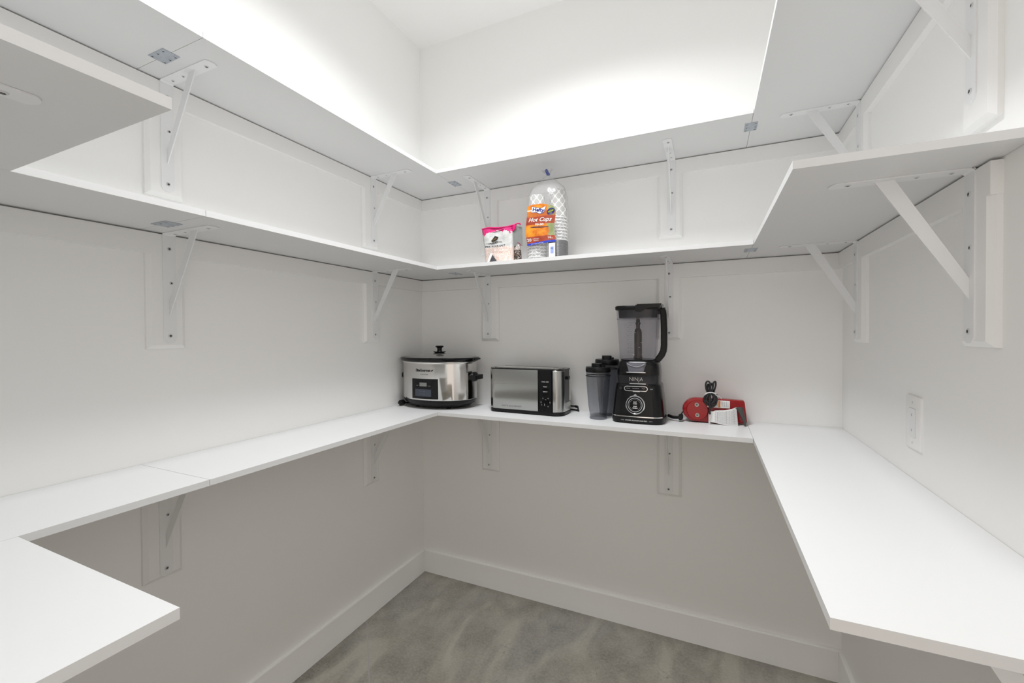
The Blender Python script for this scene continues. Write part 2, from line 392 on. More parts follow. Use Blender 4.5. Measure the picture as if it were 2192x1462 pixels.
# ------------------------------------------------------------------ mending plates
def make_plate():
    t = empty('mending_plate', 'x', 'metal plate')
    obj('plate', bx(-.0355, .0355, -.0215, .0215, -.0016, 0), ZINC, t, bevel=0.0004, segs=1)
    hr = obj('screw', screw_bm(0.0050), [ZINC, DARKREC]); hm = hr.data; bpy.data.objects.remove(hr)
    for sx in (-1, 0, 1):
        for sy in (-1, 1):
            o = bpy.data.objects.new('screw', hm); C.objects.link(o); o.parent = t
            o.location = (sx * .026, sy * .015, -.0016); o.rotation_euler = (PI, 0, random.random())
    return t
pp = make_plate(); k = 0
for z, lv in ((Z1, 'top'), (Z2, 'middle')):
    for x, y, rz, wh in ((.153, YJ, 0, 'over the joint by the left wall'), (DL + .006, -.169, PI / 2, 'over the joint near the back left corner'), (W - DR, -.218, PI / 2, 'over the joint near the back right corner')):
        o = pp if k == 0 else copy_tree(pp); k += 1
        o.location = (x, y, z - 0.0001); o.rotation_euler = (0, 0, rz)
        o['label'] = 'bluish zinc mending plate under the %s tier, %s' % (lv, wh); o['group'] = 'zinc mending plates'

# ------------------------------------------------------------------ ceiling lamp (out of frame above)
t = empty('ceiling_lamp', 'round white flush ceiling lamp in the middle of the pantry ceiling', 'lamp', (1.0, -1.0, H))
obj('rim', lathe([(.0, 0), (.19, 0), (.19, -.03), (.18, -.035), (.17, -.03), (.17, -.012), (0, -.012)], 40), TRIM, t, smooth=SM)
em = NT('lamp_diffuser'); em.p.inputs['Emission Color'].default_value = (.97, .985, 1, 1); em.p.inputs['Emission Strength'].default_value = 3; em.p.inputs['Base Color'].default_value = (.8, .8, .8, 1)
obj('diffuser', lathe([(0, -.013), (.168, -.013), (.16, -.022), (.12, -.028), (.0, -.030)], 40), em.m, t, smooth=True)

# ------------------------------------------------------------------ wall plate on the right wall
t = empty('outlet_cover', 'white rectangular wall plate with a tall insert on the right wall', 'switch plate', (W, -.661, 1.1645), PI)
bm = bmesh.new()
loft(bm, [[(0, a, b) for a, b in rrect(.0875, .137, .004)], [(.0035, a, b) for a, b in rrect(.0875, .137, .004)], [(.006, a, b) for a, b in rrect(.080, .129, .004)]])
obj('cover', bm, TRIM, t, smooth=SM)
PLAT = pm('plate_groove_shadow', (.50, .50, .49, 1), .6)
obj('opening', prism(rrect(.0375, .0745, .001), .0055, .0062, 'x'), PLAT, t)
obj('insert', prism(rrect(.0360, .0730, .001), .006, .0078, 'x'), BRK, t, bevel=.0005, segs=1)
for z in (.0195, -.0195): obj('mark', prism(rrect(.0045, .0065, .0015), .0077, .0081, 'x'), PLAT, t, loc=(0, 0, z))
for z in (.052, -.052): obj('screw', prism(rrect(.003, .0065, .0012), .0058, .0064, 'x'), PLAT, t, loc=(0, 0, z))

# ------------------------------------------------------------------ slow cooker
CA, CB = 0.212, 0.147
t = empty('slow_cooker', 'oval stainless slow cooker with tinted glass lid in the back left corner', 'slow cooker', (.226, -.156, ZC))
obj('base', lathe([(0, .007), (.70, .007), (.83, .013), (.93, .026), (.985, .042), (.99, .050), (.96, .052), (0, .052)], 64, CA, CB), BLACKP, t, smooth=SM)
for sx, sy in ((-1, -1), (1, -1), (1, 1), (-1, 1)):
    obj('foot', lathe([(.0, 0), (.012, 0), (.014, .009), (0, .009)], 14), BLACKP, t, loc=(sx * .095, sy * .062, 0))
obj('body', lathe([(.985, .047), (1.0, .050), (1.0, .232), (.99, .236), (.96, .236)], 96, CA, CB, False, False), STEEL, t, smooth=SM)
bm = bmesh.new(); loft(bm, [ring(z, CA * r, CB * r, 2, 96) for r, z in ((1.001, .232), (1.022, .234), (1.03, .238), (1.022, .242), (1.0, .243), (.97, .241))], False, False)
obj('rim_band', bm, STEELM, t, smooth=True)
obj('crock', lathe([(0, .19), (.9, .19), (.97, .236), (1.03, .243), (1.075, .250), (1.085, .257), (1.06, .262), (.98, .262), (.95, .255), (.85, .21), (0, .20)], 72, CA, CB), BLACKG, t, smooth=SM)
for s in (-1, 1):
    obj('crock_lug', prism(rrect(.030, .075, .012), .250, .258), BLACKG, t, loc=(s * (CA * 1.03 - (.006 if s < 0 else 0)), 0, 0), bevel=.002)
lid = obj('lid', lathe([(.0, .282), (.15, .2815), (.35, .2795), (.6, .2745), (.8, .2685), (.92, .264), (.955, .262), (.955, .259), (0, .259)], 72, CA, CB), GLASSLID, t, smooth=SM)
kb = obj('knob', lathe([(0, .281), (.022, .281), (.033, .287), (.034, .2895), (.015, .291), (.0125, .296), (.0135, .309), (.0215, .313), (.0225, .317), (.019, .3205), (0, .3215)], 28), BLACKG, t, smooth=SM)
for s in (-1, 1):
    L = .042 if s > 0 else .021
    h = obj('side_handle', prism(rrect(L, .085, .010), .150, .172), BLACKP, t, loc=(s * (CA + L / 2 - .010), 0, 0), bevel=.004, segs=3)
    obj('handle_mount', lathe([(0, -.026), (.014, -.024), (.024, -.012), (.027, 0), (.024, .012), (.014, .022), (0, .024)], 22, .55, 1.25), BLACKP, h, smooth=True, loc=(-s * (L / 2 - .012), 0, .163))
def onbody(a0, off, z0):        # arc position a0 (x at the front), letter coordinates wrapped on the ellipse
    def f(a, b):
        x = a0 + a; y = -CB * math.sqrt(max(0, 1 - (x / CA) ** 2)); n = Vector((x / CA ** 2, y / CB ** 2)).normalized()
        return (x + n.x * off, y + n.y * off, z0 + b)
    return f
def wrapped(name, x0, x1, z0, z1, off, mat, parent, th=.003, n=14):
    bm = bmesh.new(); f = onbody(0, off, 0); g2 = onbody(0, off - th - .002, 0)
    loft(bm, [[f(x0 + (x1 - x0) * i / n, z) for i in range(n + 1)] + [g2(x0 + (x1 - x0) * i / n, z) for i in range(n, -1, -1)] for z in (z0, z1)])
    return obj(name, bm, mat, parent)
pn = wrapped('control_panel', -.0725, .0805, .0555, .1565, .0030, BLACKG, t)
LCD = pm('grey_lcd_window', srgb(120, 122, 118), .25, var=.03); BLU = pm('blue_grey_button_field', srgb(66, 71, 82), .35, var=.05, spec=.3)
wrapped('lcd_window', -.0215, .0215, .119, .138, .0035, LCD, pn, .0005)
wrapped('button_field', -.0505, .0455, .068, .104, .0035, BLU, pn, .0005)
text('lettering', 'EliteGourmet', .0185, PRK, t, onbody(-.004, .0006, .199), bold=.0006, wid=.088)
bm = bmesh.new(); f = onbody(0, .0006, .199)
for P in (((.0415, -.001), (.0455, -.004), (.0475, -.0005), (.0445, .0015)), ((.046, -.0035), (.050, -.0045), (.0545, .0005), (.0585, .0065), (.052, .0035), (.0495, .002), (.047, .001))):
    bm.faces.new([bm.verts.new(f(*p)) for p in P])
obj('leaf_mark', bm, PRK, t)
text('lettering', 'DIGITAL SLOW COOKER', .0058, PRD, t, onbody(.0045, .0006, .1785), wid=.046)
text('lettering', 'MODE', .0042, PRG, pn, onbody(-.036, .0037, .1225)); text('lettering', 'START/STOP', .0042, PRG, pn, onbody(.036, .0037, .1215), wid=.015)
text('lettering', 'LOW   HIGH', .006, PRD, pn, onbody(-.004, .0040, .094)); text('lettering', 'TIME   TEMP', .006, PRD, pn, onbody(-.004, .0040, .080))
cooker = t
t = empty('power_plug', 'black power plug end at the left foot of the slow cooker', 'plug', (.044, -.262, ZC))
bm = prism(rrect(.026, .024, .007), 0, .030, 'y'); bmesh.ops.rotate(bm, verts=bm.verts, matrix=Matrix.Rotation(.7, 3, 'Y')); 
bmesh.ops.translate(bm, verts=bm.verts, vec=(0, 0, .0175)); obj('plug_body', bm, BLACKP, t, bevel=.002)
for dx, dz in ((-.004, .004), (.004, -.004)):
    obj('prong', bx(dx - .003, dx + .003, -.014, .0005, .0175 + dz - .0008, .0175 + dz + .0008), CHROME, t)
bm = bmesh.new(); tube(bm, [(0, .028, .0175), (-.008, .05, .010), (-.020, .09, .0045), (-.028, .16, .0042), (-.010, .225, .0042)], .0035); obj('cord', bm, BLACKP, t, smooth=True)
adopt(t, cooker)

# ------------------------------------------------------------------ toaster
t = empty('toaster', 'long stainless toaster with a black control strip, second from the left on the back shelf', 'toaster', (.7395, -.137, ZC), math.radians(-1.6))
TL, TD, TH = .194, .078, .216
def outl(hx, hy, r, n=10): return rrect(2 * hx, 2 * hy, r, n)
def shell(name, hx, hy, r, z0, z1, mat, parent, **k): return obj(name, prism(outl(hx, hy, r), z0, z1), mat, parent, **k)
shell('base', TL, TD, .045, .004, .0165, BLACKP, t, bevel=.003)
for sx in (-1, 1):
    for sy in (-1, 1): obj('foot', lathe([(0, 0), (.010, 0), (.010, .006), (0, .006)], 12), BLACKP, t, loc=(sx * .15, sy * .05, 0))
shell('inner_body', TL - .003, TD - .003, .043, .016, .210, BLACKG, t)
shell('top_rim', TL - .001, TD - .001, .044, .2100, TH, BLACKG, t, bevel=.003, segs=3)
shell('top_plate', TL - .020, TD - .020, .026, TH - .0005, TH + .0022, BRUSH, t, bevel=.001)
for sy in (-1, 1):
    obj('slot', prism(rrect(.29, .026, .004), TH + .0018, TH + .0028), DARKREC, t, loc=(-.008, sy * .024, 0))
    obj('slot_rim', prism([(-.147, -.0145), (.147, -.0145), (.147, -.0128), (-.147, -.0128)], TH + .002, TH + .005), STEELM, t, loc=(-.008, sy * .024, 0))
# steel skins follow the outline
O = outl(TL, TD, .045, 14); per = []
for i in range(len(O)):
    a, b = Vector(O[i]), Vector(O[(i + 1) % len(O)]); m_ = max(1, int((b - a).length / .012))
    for q in range(m_): per.append(tuple(a.lerp(b, q / m_)))
def skin(name, sel, z0, z1, mat, off=.0012):
    idx = [i for i, p in enumerate(per) if sel(*p)]; n = len(per)
    st = next(i for i in idx if (i - 1) % n not in idx); run = []; i = st
    while i in idx and len(run) < n: run.append(i); i = (i + 1) % n
    bm = bmesh.new(); sc = lambda p, o: (p[0] * (1 + o / TL), p[1] * (1 + o / TD))
    r = [(0, .0), (off, .0), (off, 1), (0, 1)]
    rings = []
    for j in run:
        p = per[j]; rings.append([(*sc(p, -.003), z0), (*sc(p, off - .0015), z0), (*sc(p, off), z0 + .002), (*sc(p, off), z1 - .002), (*sc(p, off - .0015), z1), (*sc(p, -.003), z1)])
    loft(bm, rings); return obj(name, bm, mat, t, smooth=SM)
XB0, XB1 = .0835, .1435
skin('steel_panel', lambda x, y: (y < 0 and x < XB0 and x > -TL + .030) , .0185, .2105, BRUSH)
skin('steel_panel', lambda x, y: (x < -TL + .028 and x > -TL + .004 and y < 0), .0185, .2105, STEEL, .0004)
skin('steel_panel', lambda x, y: y < -.036 and x > XB1, .0185, .2105, BRUSH, .0012)
skin('steel_panel', lambda x, y: y > -.040 and x > .15, .0185, .058, BRUSH, .0012)
skin('steel_panel', lambda x, y: y > .030 and x > .15, .062, .2105, BRUSH, .0012)
cp = obj('control_strip', bx(XB0 + .0005, XB1 - .0005, -TD - .0018, -TD + .004, .017, .2105), BLACKP, t, bevel=.0006, segs=1)
fr = lambda x, z: front(x, -TD - .0022, z)
XM = (XB0 + XB1) / 2
text('lettering', 'CANCEL / RESET', .0066, PRW, cp, fr(XM - .001, .158), wid=.036)
text('lettering', 'REHEAT', .0066, PRW, cp, fr(XM - .001, .135), wid=.019); text('lettering', 'DEFROST', .0066, PRW, cp, fr(XM - .001, .112), wid=.022)
for z in (.147, .124, .101): obj('button', prism(rrect(.030, .008, .004), -TD - .0030, -TD - .0016, 'y'), BLACKG, cp, loc=(XM, 0, z))
kn = obj('dial', lathe([(0, 0), (.0165, 0), (.016, .010), (.014, .012), (0, .012)], 28), BLACKG, cp, smooth=SM, loc=(XM, -TD - .0016, .063)); kn.rotation_euler = (PI / 2, 0, 0)
obj('pointer', bx(-.001, .001, -.0135, -.004, .0118, .0126), PRG, kn)
for i, q in enumerate((215, 180, 125, 55, 0, -55)):
    a = math.radians(q); text('numeral', str(i + 1), .0085, PRW, cp, fr(XM + .0222 * math.cos(a), .063 + .0222 * math.sin(a)))
text('lettering', 'ELITE GOURMET', .0105, pm('faint_etched_grey', (.33, .33, .32, 1), .35, metal=.9), t, front(-.062, -TD - .0017, .034), wid=.105)
# lever slot and lever at the right end
obj('lever_slot', bx(TL - .006, TL - .0005, -.036, .030, .058, .2105), BLACKG, t, bevel=.0005, segs=1)
obj('lever', bx(TL - .002, TL + .008, -.014, .012, .166, .180), BLACKP, t, bevel=.003)
t2 = empty('toaster_cord', 'short black cord curling behind the right end of the toaster', 'cord', (.947, -.058, ZC))
bm = bmesh.new(); tube(bm, [(-.03, .012, .024), (0, .012, .024), (.010, .008, .020), (.013, .0, .008), (.008, .018, .0042), (-.05, .034, .0042)], .0036); obj('cord', bm, BLACKP, t2, smooth=True)
bm = bmesh.new(); tube(bm, [(-.004, .012, .024), (.009, .009, .021)], .0065); obj('strain_relief', bm, BLACKP, t2, smooth=True)
adopt(t2, t)

# ------------------------------------------------------------------ blender
t = empty('blender', 'tall black countertop blender with a clear smoked pitcher and round dial', 'blender', (1.262, -.142, ZC))
def sq(z, hx, hy, e=4.5, cx=0, cy=0): return ring(z, hx, hy, e, 56, cx, cy)
def lo(name, secs, mat, parent, c0=True, c1=True, sm=SM, **k):
    bm = bmesh.new(); loft(bm, [sq(*s) for s in secs], c0, c1); return obj(name, bm, mat, parent, smooth=sm, **k)
base = lo('base', [(.002, .098, .088), (.004, .108, .098), (.012, .110, .100), (.0285, .1095, .0995)], BLACKP, t)
lo('trim_band', [(.0285, .1100, .1000), (.0325, .1098, .0998)], CHROME, t)
hs = lo('housing', [(.0325, .1092, .0990), (.06, .107, .097), (.10, .103, .093), (.135, .0985, .089), (.158, .0955, .086), (.165, .092, .083), (.167, .088, .079)], BLACKG, t)
lo('collar', [(.165, .0880, .079), (.200, .0885, .079), (.203, .0895, .080)], CHAR, t)
lo('pitcher_skirt', [(.203, .0895, .080), (.207, .0900, .0805), (.235, .0885, .079), (.252, .085, .077), (.262, .079, .072), (.264, .074, .068)], BLACKG, t)
lo('pitcher_foot_window', [(.215, .038, .0835, 6, -.003), (.245, .046, .0835, 6, -.003), (.256, .052, .078, 6, -.003)], pm('lilac_grey_window', (.12, .12, .145, 1), .12), t)
bm = bmesh.new(); tube(bm, [(-.040, -.0845, .253), (-.02, -.0855, .243), (0, -.0860, .240), (.016, -.0855, .243), (.034, -.0845, .253)], .0010); obj('window_arc_highlight', bm, CHROME, t)  # curved highlight on the window, modelled as a thin chrome wire
bm = bmesh.new(); box(bm, -.042, .036, -.0850, -.082, .2145, .2170); obj('window_edge', bm, CHROME, t, bevel=.001, segs=1)
jar = lo('pitcher', [(.262, .070, .066, 3.6, -.006), (.272, .0745, .069, 3.6, -.006), (.30, .0770, .071, 3.8, -.005), (.36, .0810, .074, 4, -.004), (.43, .0860, .078, 4.2, -.003), (.445, .0875, .0795, 4.4, -.003), (.484, .0895, .081, 4.4, -.003)], SMOKE, t, True, False)
lo('pitcher_rim_band', [(.440, .0885, .0805, 4.4, -.003), (.446, .0890, .081, 4.4, -.003)], SMOKE, jar, False, False)
lo('pitcher_floor', [(.263, .069, .064, 3.6, -.006), (.268, .070, .065, 3.6, -.006)], CHAR, jar)
ld_ = lo('lid', [(.482, .0930, .084, 4.6, -.003), (.486, .0945, .0855, 4.6, -.003), (.496, .0945, .0855, 4.6, -.003), (.499, .092, .083, 4.6, -.003)], BLACKP, t)
lo('lid_plug', [(.447, .0800, .072, 4.4, -.003), (.482, .0825, .074, 4.4, -.003)], CHAR, ld_)
obj('latch', prism([(-.004, .474), (.012, .470), (.026, .475), (.036, .482), (.048, .488), (.094, .490), (.094, .504), (.03, .5035), (-.004, .501)], -.088, -.060, 'y'), BLACKG, ld_, bevel=.002)
obj('latch_top', bx(-.002, .096, -.060, .060, .497, .506), BLACKG, ld_, bevel=.003)
# handle: broad strap from the lid down to the pitcher skirt
pts = [(.078, .482), (.092, .4815), (.0985, .476), (.1010, .462), (.1030, .400), (.1030, .330), (.1005, .306), (.093, .288), (.080, .270), (.070, .255)]
bm = bmesh.new(); secs = []
for i, (x, z) in enumerate(pts):
    a = pts[max(i - 1, 0)]; b = pts[min(i + 1, len(pts) - 1)]; d_ = Vector((b[0] - a[0], b[1] - a[1])).normalized(); n_ = Vector((-d_.y, d_.x)); w_ = (.008, .010, .0125, .0125, .0125, .0125, .0130, .0135, .0130, .010)[i]
    secs.append([(x + n_.x * w_ * c_, s_ * .019, z + n_.y * w_ * c_) for c_, s_ in ((1, .8), (.7, 1), (-.7, 1), (-1, .8), (-1, -.8), (-.7, -1), (.7, -1), (1, -.8))])
loft(bm, secs); obj('handle', bm, BLACKP, t, smooth=SM)
obj('handle_bridge', bx(.078, .108, -.016, .016, .462, .490), CHAR, t, bevel=.004)
# stacked blades
bl = obj('blade_stack', lathe([(0, .266), (.012, .266), (.020, .272), (.017, .280), (.0165, .33), (.0165, .385), (.013, .398), (.0085, .402), (.0085, .440), (.006, .446), (0, .446)], 20), pm('dark_bronze_shaft', (.035, .027, .024, 1), .3), t, smooth=SM)
bl.location = (-.006, 0, 0)
for z, a, s in ((.282, .3, 1), (.312, 1.9, .9), (.335, -.5, .8), (.378, .9, .95), (.420, 2.2, .6)):
    bm = bmesh.new()
    for q in (0, PI):
        c_, s_ = math.cos(a + q), math.sin(a + q); L = .026 * s
        P = [(c_ * .010 - s_ * .006, s_ * .010 + c_ * .006, 0), (c_ * .010 + s_ * .006, s_ * .010 - c_ * .006, 0), (c_ * L + s_ * .001, s_ * L - c_ * .001, .007), (c_ * L * .9 - s_ * .005, s_ * L * .9 + c_ * .005, .006)]
        v1 = [bm.verts.new((p[0], p[1], z + p[2])) for p in P]; v2 = [bm.verts.new((p[0], p[1], z + p[2] + .0015)) for p in P]
        bm.faces.new(v1); bm.faces.new(v2)
        for j in range(4): bm.faces.new((v1[j], v1[(j + 1) % 4], v2[(j + 1) % 4], v2[j]))
    obj('blade', bm, STEELM, bl)
# graduations printed on the pitcher front
bm = bmesh.new()
def jy(z): return -(.0660 + (z - .262) * .0692) - .0012
for i in range(15):
    z = .300 + i * .0088; L = .012 if i % 2 == 0 else .007
    yv = jy(z)
    bm.faces.new([bm.verts.new(p) for p in ((-.030, yv, z), (-.030 + L, yv, z), (-.030 + L, yv, z + .0011), (-.030, yv, z + .0011))])
obj('graduation', bm, PRD, jar)
for i in range(7):
    z = .301 + i * .0176; text('numeral', str((i + 2) * 8), .0075, PRD, jar, front(-.037, jy(z), z))
text('lettering', 'MAX LIQUID', .006, PRD, jar, front(-.020, jy(.43), .4285), wid=.03)
# badge, buttons, dial, base print
text('lettering', 'NINJA', .024, pm('silver_lettering', (.75, .74, .72, 1), .3, metal=.6), t, front(-.0035, -.0802, .1860), wid=.055, bold=-.0006)
obj('silver_bar', bx(-.030, .037, -.0815, -.078, .1665, .1690), CHROME, t)
obj('button_frame', prism(rrect(.096, .0215, .0107, 8), -.0895, -.080, 'y'), CHROME, hs, loc=(-.003, 0, .1475), bevel=.001, segs=1)
bf = obj('button_panel', prism(rrect(.0915, .0165, .0082, 8), -.0902, -.083, 'y'), BLACKG, hs, loc=(-.003, 0, .1475))
for x, s_, w_ in ((-.031, 'MANUAL', .016), (0, 'BLENDSENSE', .026), (.031, 'PULSE', .012)): text('lettering', s_, .0045, PRG, bf, front(x, -.0905, .001), wid=w_)
obj('button_tab', bx(-.015, .013, -.0912, -.084, .1345, .1375), CHROME, hs, bevel=.001, segs=1)
pb = obj('power_button', lathe([(0, 0), (.0065, 0), (.006, .0015), (0, .0015)], 20), CHAR, hs, smooth=SM, loc=(-.066, -.0875, .147)); pb.rotation_euler = (PI / 2, 0, 0)
text('lettering', 'PREP', .005, PRG, hs, front(.060, -.0895, .1475), wid=.012)
dl = obj('dial', lathe([(0, 0), (.040, 0), (.040, .010), (.037, .0135), (.0355, .0125), (.0345, .0095), (.0, .0095)], 56), [CHROME], hs, smooth=SM, loc=(-.004, -.0925, .081)); dl.rotation_euler = (PI / 2, 0, 0)
obj('dial_ring', lathe([(.0300, .009), (.0345, .009), (.0345, .0112), (.0300, .0112)], 56, cap0=False, cap1=False), BLACKG, dl, smooth=SM)
obj('dial_ring', lathe([(.0275, .009), (.0300, .009), (.0300, .0116), (.0275, .0116)], 56, cap0=False, cap1=False), ZINC, dl, smooth=SM)
obj('dial_face', lathe([(0, .009), (.0275, .009), (.0275, .0112), (0, .0112)], 48), BLACKG, dl, smooth=SM)
pc = lambda x, y: (lambda a, b: (x + a, y + b, .0115))
for y, s_, w_ in ((.012, 'SELECT', .014), (.0045, 'START', .016), (-.0065, 'STOP', .014), (-.0135, 'PROGRAM', .020)): text('lettering', s_, .0055, PRW, dl, pc(0, y), wid=w_, bold=.0002)
bm = bmesh.new()
for i in range(40):
    a0, a1 = [math.radians(-60 + 300 * k_ / 40 - 0) for k_ in (i, i + 1)]
    bm.faces.new([bm.verts.new((r_ * math.cos(a_), r_ * math.sin(a_), .0116)) for r_, a_ in ((.0225, a0), (.0232, a0), (.0232, a1), (.0225, a1))])
obj('dial_arc', bm, PRG, dl)
obj('dial_pointer', prism([(-.008, .038), (.008, .038), (0, .046)], .000, .009), ZINC, dl)
text('lettering', 'POWER BLENDER DUO PRO', .0072, PRW, base, front(.0, -.1005, .0145), wid=.088)
text('lettering', 'NINJA', .005, PRG, base, front(-.056, -.1000, .0150), wid=.014); text('lettering', '1400 W', .005, PRG, base, front(.058, -.1000, .0145), wid=.014)
blender = t

# ------------------------------------------------------------------ two smoked blender cups
def cup(loc, label, rz, zs=1.0):
    t = empty('blender_cup', label, 'cup', loc, rz)
    def fl(z, r, e=0.0, n=48):
        return [((r * (1 - e * .5 * (1 + math.cos(4 * 2 * PI * i / n)))) * math.cos(2 * PI * i / n), (r * (1 - e * .5 * (1 + math.cos(4 * 2 * PI * i / n)))) * math.sin(2 * PI * i / n), z) for i in range(n)]
    bm = bmesh.new(); loft(bm, [fl(.000, .036), (fl(.006, .0385)), fl(.012, .0360, .02), fl(.030, .0400, .07), fl(.06, .0450, .09), (fl(.12, .0495, .08)), fl(.17, .0525, .03), fl(.190, .0530), fl(.211, .0532)], True, False)
    b_ = obj('vessel', bm, SMOKE2, t, smooth=True)
    obj('vessel_lip', lathe([(.0530, .190), (.0565, .191), (.0565, .193), (.0530, .194)], 48, cap0=False, cap1=False), CHAR, b_, smooth=SM)
    bm = bmesh.new()
    for i in range(5):
        for (a0, L) in ((-2.15, .20),):
            z = .075 + i * .024; r = .0500 + (z - .12) * .05
            bm.faces.new([bm.verts.new((r * math.cos(a_), r * math.sin(a_), zz)) for a_, zz in ((a0, z), (a0 + L, z), (a0 + L, z + .001), (a0, z + .001))])
    obj('graduation', bm, PRD, b_)
    l_ = obj('lid', lathe([(.0, .211), (.054, .211), (.0555, .2135), (.0555, .228), (.053, .232), (.0, .233)], 48), BLACKP, t, smooth=SM)
    obj('lid_skirt', lathe([(.0535, .209), (.0545, .209), (.0545, .213), (.0535, .213)], 48, cap0=False, cap1=False), BLACKP, l_, smooth=SM)
    obj('spout_cap', prism(rrect(.044, .040, .012), .232, .2475), BLACKP, l_, bevel=.003, loc=(-.002, -.006, 0))
    obj('hinge', bx(.014, .030, -.010, .010, .231, .240), BLACKP, l_, bevel=.002)
    t.scale = (1, 1, zs)
    return t
cup((1.0875, -.180, ZC), 'smoked plastic blender cup with black lid, in front, beside the toaster', -.2)
cup((1.104, -.068, ZC), 'taller smoked plastic blender cup with black lid, half hidden behind the other cup', .3, 1.12)

# ------------------------------------------------------------------ cord on the shelf between blender and mixer
t = empty('power_cord', 'black bundled power cord lying between the blender and the red mixer', 'cord', (1.388, -.105, ZC))
bm = bmesh.new(); tube(bm, [(-.010, .02, .018), (.006, .0, .016), (.020, -.006, .016), (.034, -.010, .018)], .0068); obj('plug_body', bm, BLACKP, t, smooth=True)
obj('tie_knot', prism(rrect(.015, .024, .005), -.018, .004, 'y'), BLACKP, t, loc=(.040, 0, .0195), bevel=.003)
for j in range(4):
    bm = bmesh.new(); tube(bm, [(.040, -.008, .020), (.0475, -.006 + j * .004, .030 - j * .006), (.0470, .010, .020 - j * .003), (.040, .045, .0045 + j * .002), (.01, .075, .0045)], .0026); obj('cord_strand', bm, BLACKP, t, smooth=True)
bm = bmesh.new(); tube(bm, [(.036, -.010, .026), (.045, -.008, .036), (.047, .004, .040), (.046, .03, .030)], .0022); obj('cord_strand', bm, BLACKP, t, smooth=True)
adopt(t, blender)

# ------------------------------------------------------------------ red hand mixer lying on its side, underside to the room
RED = pm('gloss_red_plastic', srgb(138, 6, 14), .18, var=.06, vs=20, coat=.25)
RED2 = pm('red_plastic_face', srgb(142, 8, 14), .24, var=.08, vs=30, coat=.15)
t = empty('hand_mixer', 'red hand mixer lying on its side at the right end of the back shelf', 'mixer', (1.560, -.060, ZC + .0005), math.radians(3))
def mx(k, n=22):               # outline in x,z : round nose on the left, straight tail on the right
    P = []; cx, cz, r = -.066, .0535, .051 * k
    for i in range(n + 1):
        a = math.radians(90 + 180 * i / n); P.append((cx - .006 + (r + .004) * math.cos(a), cz + r * math.sin(a)))
    P += [(.05, .0535 - .050 * k), (.098 + .018 * k, .0535 - .0475 * k), (.102 + .018 * k, .0535 - .040 * k), (.094 + .018 * k, .0535 + .040 * k), (.090 + .018 * k, .0535 + .0475 * k), (.03, .0535 + .051 * k)]
    return P
bm = bmesh.new(); loft(bm, [[(x, y, z) for x, z in mx(k)] for y, k in ((.034, .70), (.020, .88), (-.004, .97), (-.022, 1.0), (-.038, .99), (-.044, .95), (-.0455, .90))])
obj('body', bm, RED, t, smooth=SM)
fp = obj('beater_plate', lathe([(0, 0), (.040, 0), (.0425, .002), (.0405, .0045), (0, .0045)], 40), RED2, t, smooth=SM, loc=(-.068, -.0450, .0535)); fp.rotation_euler = (PI / 2, 0, 0)
for x, z in ((-.0700, .0225), (-.068, -.0215)):
    h = obj('beater_socket', lathe([(.0045, .003), (.0045, .0056), (.0078, .0060), (.0085, .0045)], 20, cap0=False, cap1=False), pm('socket_metal', (.45, .43, .38, 1), .3, metal=.8), fp, smooth=SM, loc=(x + .068, z, 0))
    obj('socket_hole', lathe([(0, .0047), (.0046, .0047), (.0046, .0050), (0, .0050)], 16), DARKREC, h)
for x in (-.020, .035, .085):
    obj('seam', bx(x, x + .0012, -.0462, -.044, .014, .093), RED, t)
ST = pm('white_sticker', (.78, .78, .77, 1), .45); OR = pm('orange_print', srgb(214, 120, 20), .5)
yf = -.0462
st = obj('warning_sticker', bx(-.040, .056, yf - .0006, yf, .067, .098), ST, t)
for x, w_, m_ in ((-.036, .007, OR), (-.0255, .005, PRG), (-.012, .008, OR), (-.001, .0035, PRG), (.006, .004, PRG), (.013, .0075, OR), (.0255, .003, PRG), (.033, .0035, PRG), (.041, .003, PRG), (.048, .002, PRG)):
    obj('print_stripe', bx(x, x + w_, yf - .0010, yf - .0005, .069 + (0 if m_ is OR else .004), .096 - (0 if m_ is OR else .003)), m_, st)
mixer = t
# cord bundle standing up in front
cb = empty('cord_bundle', 'dark grey vinyl cord folded into a tied bundle leaning on the red mixer', 'cord', (1.544, -.117, ZC))
loops = [[(-.004, .0, .118), (-.014, -.004, .135), (-.0165, -.004, .160), (-.009, -.004, .172), (.000, -.004, .163), (.001, -.002, .140), (.000, 0, .118)],
         [(.002, .004, .118), (.001, .006, .145), (.005, .006, .163), (.010, .004, .150), (.008, .004, .118)],
         [(.004, -.002, .118), (.010, -.004, .145), (.013, -.002, .166), (.020, 0, .171), (.021, .003, .155), (.015, .003, .130), (.012, .002, .118)],
         [(-.006, .004, .118), (-.010, .006, .140), (-.008, .006, .158), (-.003, .006, .150), (-.002, .004, .118)]]
for L in loops:
    bm = bmesh.new(); tube(bm, [(x, y, z + .007) for x, y, z in L], .0036); obj('cord_loop', bm, RUB, cb, smooth=True)
for L in ([(-.004, -.003, .124), (-.017, -.005, .112), (-.023, -.004, .096), (-.018, -.004, .080), (-.004, -.005, .072), (.010, -.005, .078), (.018, -.004, .090), (.020, -.003, .104), (.012, -.002, .122)],
          [(.002, 0, .124), (-.008, .002, .108), (-.010, .002, .090), (.0, .001, .080), (.010, 0, .092), (.012, 0, .110), (.008, 0, .124)],
          [(.006, .002, .122), (.020, .0, .112), (.0255, -.001, .096), (.020, -.002, .076), (.008, -.004, .066), (-.004, -.004, .070)],
          [(-.002, -.006, .122), (-.012, -.009, .106), (-.014, -.009, .092), (-.002, -.009, .080), (.010, -.009, .086), (.016, -.008, .100), (.008, -.005, .120)]):
    bm = bmesh.new(); tube(bm, [(x, y, z + .007) for x, y, z in L], .0040); obj('cord_loop', bm, RUB, cb, smooth=True)
